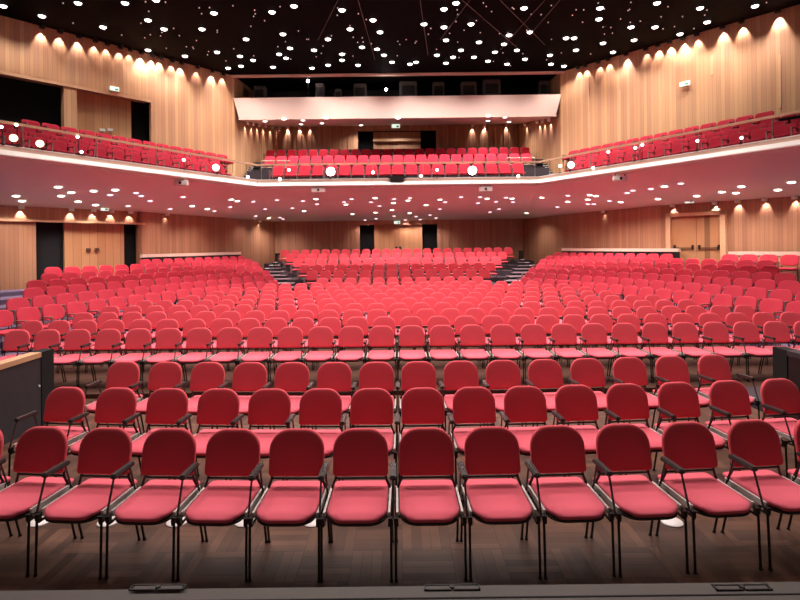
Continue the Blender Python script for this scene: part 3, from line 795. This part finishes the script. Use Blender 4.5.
for i, (a, b) in enumerate((((338, 0), (318, 40)), ((358, 0), (375, 60)), ((420, 0), (428, 55)), ((470, 0), (440, 40)), ((500, 0), (545, 45)), ((545, 0), (500, 50)), ((560, 0), (530, 35)), ((462, 0), (520, 50)))):
    pts = []
    for q in (a, b):
        d = ray(*q); pts.append(EYEV + d * ((CZ - .08 - EYE) / d.z))
    bm = bmesh.new(); tube(bm, pts, .012, 5); o = obj('ceiling_cable', bm, 'cable')
    tag(o, 'faint thin brown cable crossing the black ceiling, %s from the left' % nth(i + 1), 'cable', 'cables across the ceiling')

# wall washers along both upper walls
def washer(px, py, power, path, zc, label, grp, name='wall_washer', canm='black_metal', off=.14, ang=64, tilt=.32):
    tx = tan_of(px, py); s = -1 if tx < 0 else 1
    pw = hit_plan(path, abs(tx))
    if pw is None: return
    q2 = hit_plan(path, abs(tx) + .01) or pw; t = (q2 - pw).normalized() if (q2 - pw).length > 1e-5 else Vector((0, 1))
    n_ = Vector((-t.y, t.x)); 
    if n_.dot(-pw) < 0: n_ = -n_
    p = pw + n_ * off
    e = empty(name, (p.x * s, p.y, zc)); tag(e, label, 'spotlight', grp)
    bm = bmesh.new(); [box(bm, .062 * math.cos(a) - .02, .062 * math.cos(a) + .02, .062 * math.sin(a) - .02, .062 * math.sin(a) + .02, -.13, 0) for a in [k * math.pi / 6 for k in range(12)]]; obj('can', bm, canm, e)
    bm = bmesh.new(); cyl(bm, (0, 0, -.04), .05, .008, 12); obj('lens', bm, 'lamp_warm', e)
    spot('washer_beam', (0, 0, -.14), power, ang, e, .7, (1, .80, .77), .015, (-n_.x * s * tilt, -n_.y * tilt, -1))
LW = [(41, 1.2), (59, .9), (77.5, 1.2), (94, .6), (106, .6), (119, .7), (129, .5), (140, 1.4), (151, 1.5), (159, 1.4), (171, .8), (180, 1.4), (196, .5), (211, 1.5), (222, .7)]
RW = [(579.5, .8), (587, .8), (600, .5), (609.5, .7), (627.5, 1.6), (647, .4), (659, .9), (671, 1.3), (684.5, 1.0), (698, .7), (723.5, 1.6), (743, 1.1), (779, 2.2)]
for i, (px, k) in enumerate(LW):
    washer(px, 23 + px * .23, P_WASH * k * (1 if px > 130 else .8), UPW, CZ, 'small spotlight washing the top of the left wooden wall, %s from the left' % nth(i + 1), 'spotlights above the left wall')
for i, (px, k) in enumerate(RW):
    washer(px, 75 - (px - 563) * .283, P_WASH * k, UPW, CZ, 'small spotlight washing the top of the right wooden wall, %s from the left' % nth(i + 1), 'spotlights above the right wall')
for i, (px, k) in enumerate([(20, 1.3), (70, 1.3), (92, 1.0), (110, 1), (129, 1), (165, .25), (258, .3), (605, .2), (674, .9), (716, 1.2), (739, .9), (766, .9), (796, .8)]):
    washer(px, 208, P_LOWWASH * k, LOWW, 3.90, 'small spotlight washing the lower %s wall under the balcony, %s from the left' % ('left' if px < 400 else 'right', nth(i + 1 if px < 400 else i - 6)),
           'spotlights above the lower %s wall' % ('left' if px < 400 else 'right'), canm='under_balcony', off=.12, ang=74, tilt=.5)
for i, px in enumerate((245, 251, 257, 263, 270, 277, 288, 300, 310, 472, 484, 506, 518, 527, 540, 545, 551)):
    tx = tan_of(px, 124); pw = hit_plan(UPW, abs(tx))
    zz = 8.15 + (pw.y - 24.5) / 6 * 1.0 - .02
    washer(px, 124, P_SOFFIT * (4.5 if px in (277, 288, 300, 472, 484, 506) else 3), UPW, zz, 'small spotlight on the wooden wall under the booth, %s from the left' % nth(i + 1), 'spotlights under the control booth', canm='soffit', off=.13, ang=60, tilt=.35)
# ceiling lamps under the balcony
UND = [(16,196),(22,201),(58,187),(61,196),(71,192.5),(78,201.6),(93.5,191),(95.5,205),(110,195),(115,190),(128,206),(136,193),(141,196),(150,201),(170,209),(183,197),(192,206),(207,209),(214,211),(230,207),(231,199.6),(237,201),(253,201.6),(255.5,216),(265,209),(268.6,218),
(280,217.5),(283,219),(277,200),(292.5,208),(303,201),(304,211),(316,199),(317,204),(352.5,214),(344,202),(346,204.5),(351.5,199),(365,220),(371,202),(375,198),(375.5,212.5),(379.5,206),(376,218.6),(394,199),(393.5,203),(392,210),(394,216),(405.5,220),(408,200.5),(410,198),(409.6,213),(416,216.5),(420,219.5),(426,205),(430,215),(436,218),(440,209),(440,199.6),(445,202),(461,197),
(478,203),(480,197),(487,198.6),(490,212),(496,201.7),(499,209),(506,197.6),(512,198.5),(513,202),(527,213),(542,197.6),(557.6,207),(568,195.6),(568,201.7),(590,195),(588,199.6),(588,204),(596,196),(594,204),(609.6,201),(621,202),(627.5,193),(633,190.5),(651,189),(658,199),(664.6,186.5),(681,183.6),(697,196),(722,192),(736,193),(741.5,186.6),(778,190),(791.6,182.4)]
UW = lamp_mesh('underside_downlight', .105, 'lamp_warm', .25, 12); UP = lamp_mesh('underside_downlight', .095, 'lamp_pink', .25, 12)
UND.sort()
for i, (px, py) in enumerate(UND):
    d = ray(px, py); h, nrm, ix, dist = UNDER.ray_cast(EYEV, d.normalized())
    if h is None: continue
    pink = (i * 7 + int(py)) % 5 < 3 and 90 < px < 690
    side = 'left third' if px < 270 else ('centre' if px < 530 else 'right third')
    k = i + 1 if px < 270 else (i + 1 - sum(1 for q in UND if q[0] < 270) if px < 530 else i + 1 - sum(1 for q in UND if q[0] < 530))
    o = put(UP if pink else UW, h.x, h.y, h.z - .01, 0, '%s round lamp set in the balcony underside, %s from the left in the %s' % ('pink' if pink else 'white', nth(k), side), 'downlight', 'lamps under the balcony, ' + side)
    spot('underside_beam', (0, 0, -.08), P_UNDER * (.8 if pink else 1.2) * (1.5 if 270 < px < 530 else .85), 140, o, .8, (1, .78, .76) if pink else WARM)
SOL = lamp_mesh('soffit_downlight', .10, 'lamp_warm', .3, 12)
for i, (px, py) in enumerate(sorted([(265,121),(284,119),(303,120),(301,124),(326,118),(322,123),(361,125),(398,118),(397,124.5),(488,116),(488,120.5),(505,117),(509,121.5),(532,115)])):
    d = ray(px, py); h, nrm, ix, dist = SOFF.ray_cast(EYEV, d.normalized())
    if h is None: continue
    o = put(SOL, h.x, h.y, h.z - .01, 0, 'round white lamp in the soffit of the control booth, %s from the left' % nth(i + 1), 'downlight', 'lamps in the booth soffit')
    spot('soffit_beam', (0, 0, -.08), P_SOFFIT * 8, 155, o, .8)
# ---------------------------------------------------------------- lamps on the balcony front
def front_pt(px, py, back=0.0):
    tx = tan_of(px, py); s = -1 if tx < 0 else 1
    p = hit_plan(EDGE, abs(tx)); return Vector((p.x * s, p.y - .02, EYE + ray(px, py).z * p.y))
def globe(px, py, i):
    p = front_pt(px, py); e = empty('balcony_globe_lamp', (p.x, p.y, p.z)); zb = 4.955 - p.z
    bm = bmesh.new(); bmesh.ops.create_uvsphere(bm, u_segments=14, v_segments=10, radius=3.1 / F * p.y * .5 * .95); obj('globe', bm, 'lamp_warm', e, True)
    bm = bmesh.new(); tube(bm, [(0, .03, zb), (0, .03, 0)], .012, 6); cyl(bm, (0, .03, zb + .01), .05, .03, 10); obj('bracket', bm, 'black_metal', e)
    tag(e, 'small white lamp shining on the balcony front, %s from the left' % nth(i), 'lamp', 'small lamps on the balcony front')
for i, (px, py) in enumerate([(2,127),(17,125),(78,137),(82,152),(184,160),(248,177),(289,170),(280,179),(373,172.5),(421,176),(437,170),(518,176),(560,166),(593,168),(608,152),(635,148),(642,145),(697,141),(741,138)]):
    globe(px, py, i + 1)
def lantern(px, py, m, size, label, aim):
    p = front_pt(px, py); e = empty('stage_lantern', (p.x, p.y - .1, p.z)); zb = 4.955 - p.z
    tag(e, label, 'spotlight', 'stage lanterns on the balcony front')
    q = Vector(aim).to_track_quat('-Z', 'Y').to_matrix().to_4x4()
    bm = bmesh.new(); cyl(bm, q @ Vector((0, 0, size * 1.3)), size, size * 2.4, 16, r2=size * .8, mtx=q); cyl(bm, q @ Vector((0, 0, size * 2.8)), size * .75, size * .8, 12, r2=size * .5, mtx=q); obj('body', bm, 'black_metal' if m == 'lamp_spot' else 'grey_metal', e, True)
    bm = bmesh.new(); cyl(bm, q @ Vector((0, 0, .0)), size * .95, size * .25, 18, mtx=q); obj('lens', bm, m, e)
    bm = bmesh.new()
    for s in (-1, 1): tube(bm, [(s * size * 1.15, .1, zb * .75), (s * size * 1.15, .12, size * .5)], .014, 5)
    tube(bm, [(-size * 1.15, .1, zb * .75), (size * 1.15, .1, zb * .75)], .014, 5); cyl(bm, (0, .1, zb * .88), .035, abs(zb) * .3, 8); obj('yoke', bm, 'black_metal', e)
lantern(17, 139, 'lamp_yellow', .095, 'grey stage lantern glowing yellow, leftmost on the balcony front', (.5, -1, -.15))
lantern(43, 144.5, 'lamp_yellow', .095, 'grey stage lantern glowing yellow, second from the left on the balcony front', (.45, -1, -.15))
lantern(217, 168, 'lamp_warm', .12, 'black stage lantern with white lens left of the dark corner stairs', (.35, -1, -.1))
lantern(331, 172, 'lamp_spot', .17, 'very bright stage lantern on the balcony front, left of centre', (.1, -1, -.1))
lantern(472, 171, 'lamp_spot', .17, 'very bright stage lantern on the balcony front, right of centre', (-.1, -1, -.1))
lantern(570, 165.5, 'lamp_warm', .12, 'black stage lantern with white lens right of the dark corner stairs', (-.35, -1, -.1))
for i, (px, py) in enumerate(((181, 183), (318.5, 190), (485.5, 189), (620, 178.5))):
    p = front_pt(px, py); sc = p.y / 20.7; e = empty('emergency_light', (p.x, p.y + .02, p.z)); a = 0 if 260 < px < 540 else (R(-60) if px > 400 else R(60))
    bm = bmesh.new(); box(bm, -.26 * sc, .26 * sc, -.08, .08, -.10 * sc, .10 * sc); bmesh.ops.bevel(bm, geom=bm.edges[:], offset=.02, segments=2, affect='EDGES'); obj('case', bm, 'white_plastic', e)
    bm = bmesh.new(); cyl(bm, (0, -.085, 0), .045, .02, 12, mtx=Matrix.Rotation(R(90), 4, 'X')); obj('lens', bm, 'black_plastic', e)
    bm = bmesh.new(); [box(bm, x, x + .03, -.02, .02, .09 * sc, 4.635 - p.z) for x in (-.2 * sc, .17 * sc)]; obj('bracket', bm, 'black_metal', e)
    tag(e, 'white box with a dark round lens hung under the balcony edge, %s from the left' % nth(i + 1), 'light box', 'white boxes under the balcony edge')
# exit signs
def exit_sign(p, rz, w_, label):
    e = empty('exit_sign', p, rz); bm = bmesh.new(); box(bm, -w_, w_, -.05, .05, -w_ * .5, w_ * .5); obj('case', bm, 'white_plastic', e)
    bm = bmesh.new(); box(bm, -w_ * .95, w_ * .95, -.062, -.05, -w_ * .42, w_ * .42); obj('face', bm, 'lamp_green', e)
    bm = bmesh.new(); box(bm, w_ * .1, w_ * .75, -.068, -.062, -w_ * .3, w_ * .1)
    obj('pictogram', bm, 'green', e)
    tag(e, label, 'exit sign', 'green exit signs')
def wall_pt(path, px, py, off=.12):
    tx = tan_of(px, py); s = -1 if tx < 0 else 1; p = hit_plan(path, abs(tx)); d = -p.normalized(); p = p + d * off
    return (p.x * s, p.y, EYE + ray(px, py).z * p.y)
exit_sign(wall_pt(UPW, 114, 89), R(48), .17, 'green and white exit sign above the upper left doors')
exit_sign(wall_pt(UPW, 685, 84), R(-48), .18, 'green and white exit sign high on the right wooden wall')
exit_sign(wall_pt(LOWW, 104, 209, .3), R(55), .15, 'green exit sign above the lower left doors')
exit_sign(wall_pt(LOWW, 690, 201, .3), R(-50), .17, 'green exit sign above the lower right wooden doors')
exit_sign((-.1, 32.44, 3.74), 0, .19, 'pale exit sign above the doors at the back of the stalls')
exit_sign((-.1, 28.6, 8.68), 0, .22, 'pale exit sign hanging under the control booth soffit')
bm = bmesh.new()
for x in (-.15, .15): tube(bm, [(x, 0, .10), (x, 0, .155)], .01, 5)
tube(bm, [(-.17, 0, .12), (.17, 0, .12)], .012, 5)
obj('hanger', bm, 'black_metal', [o for o in bpy.data.objects if o.name.startswith('exit_sign')][-1])
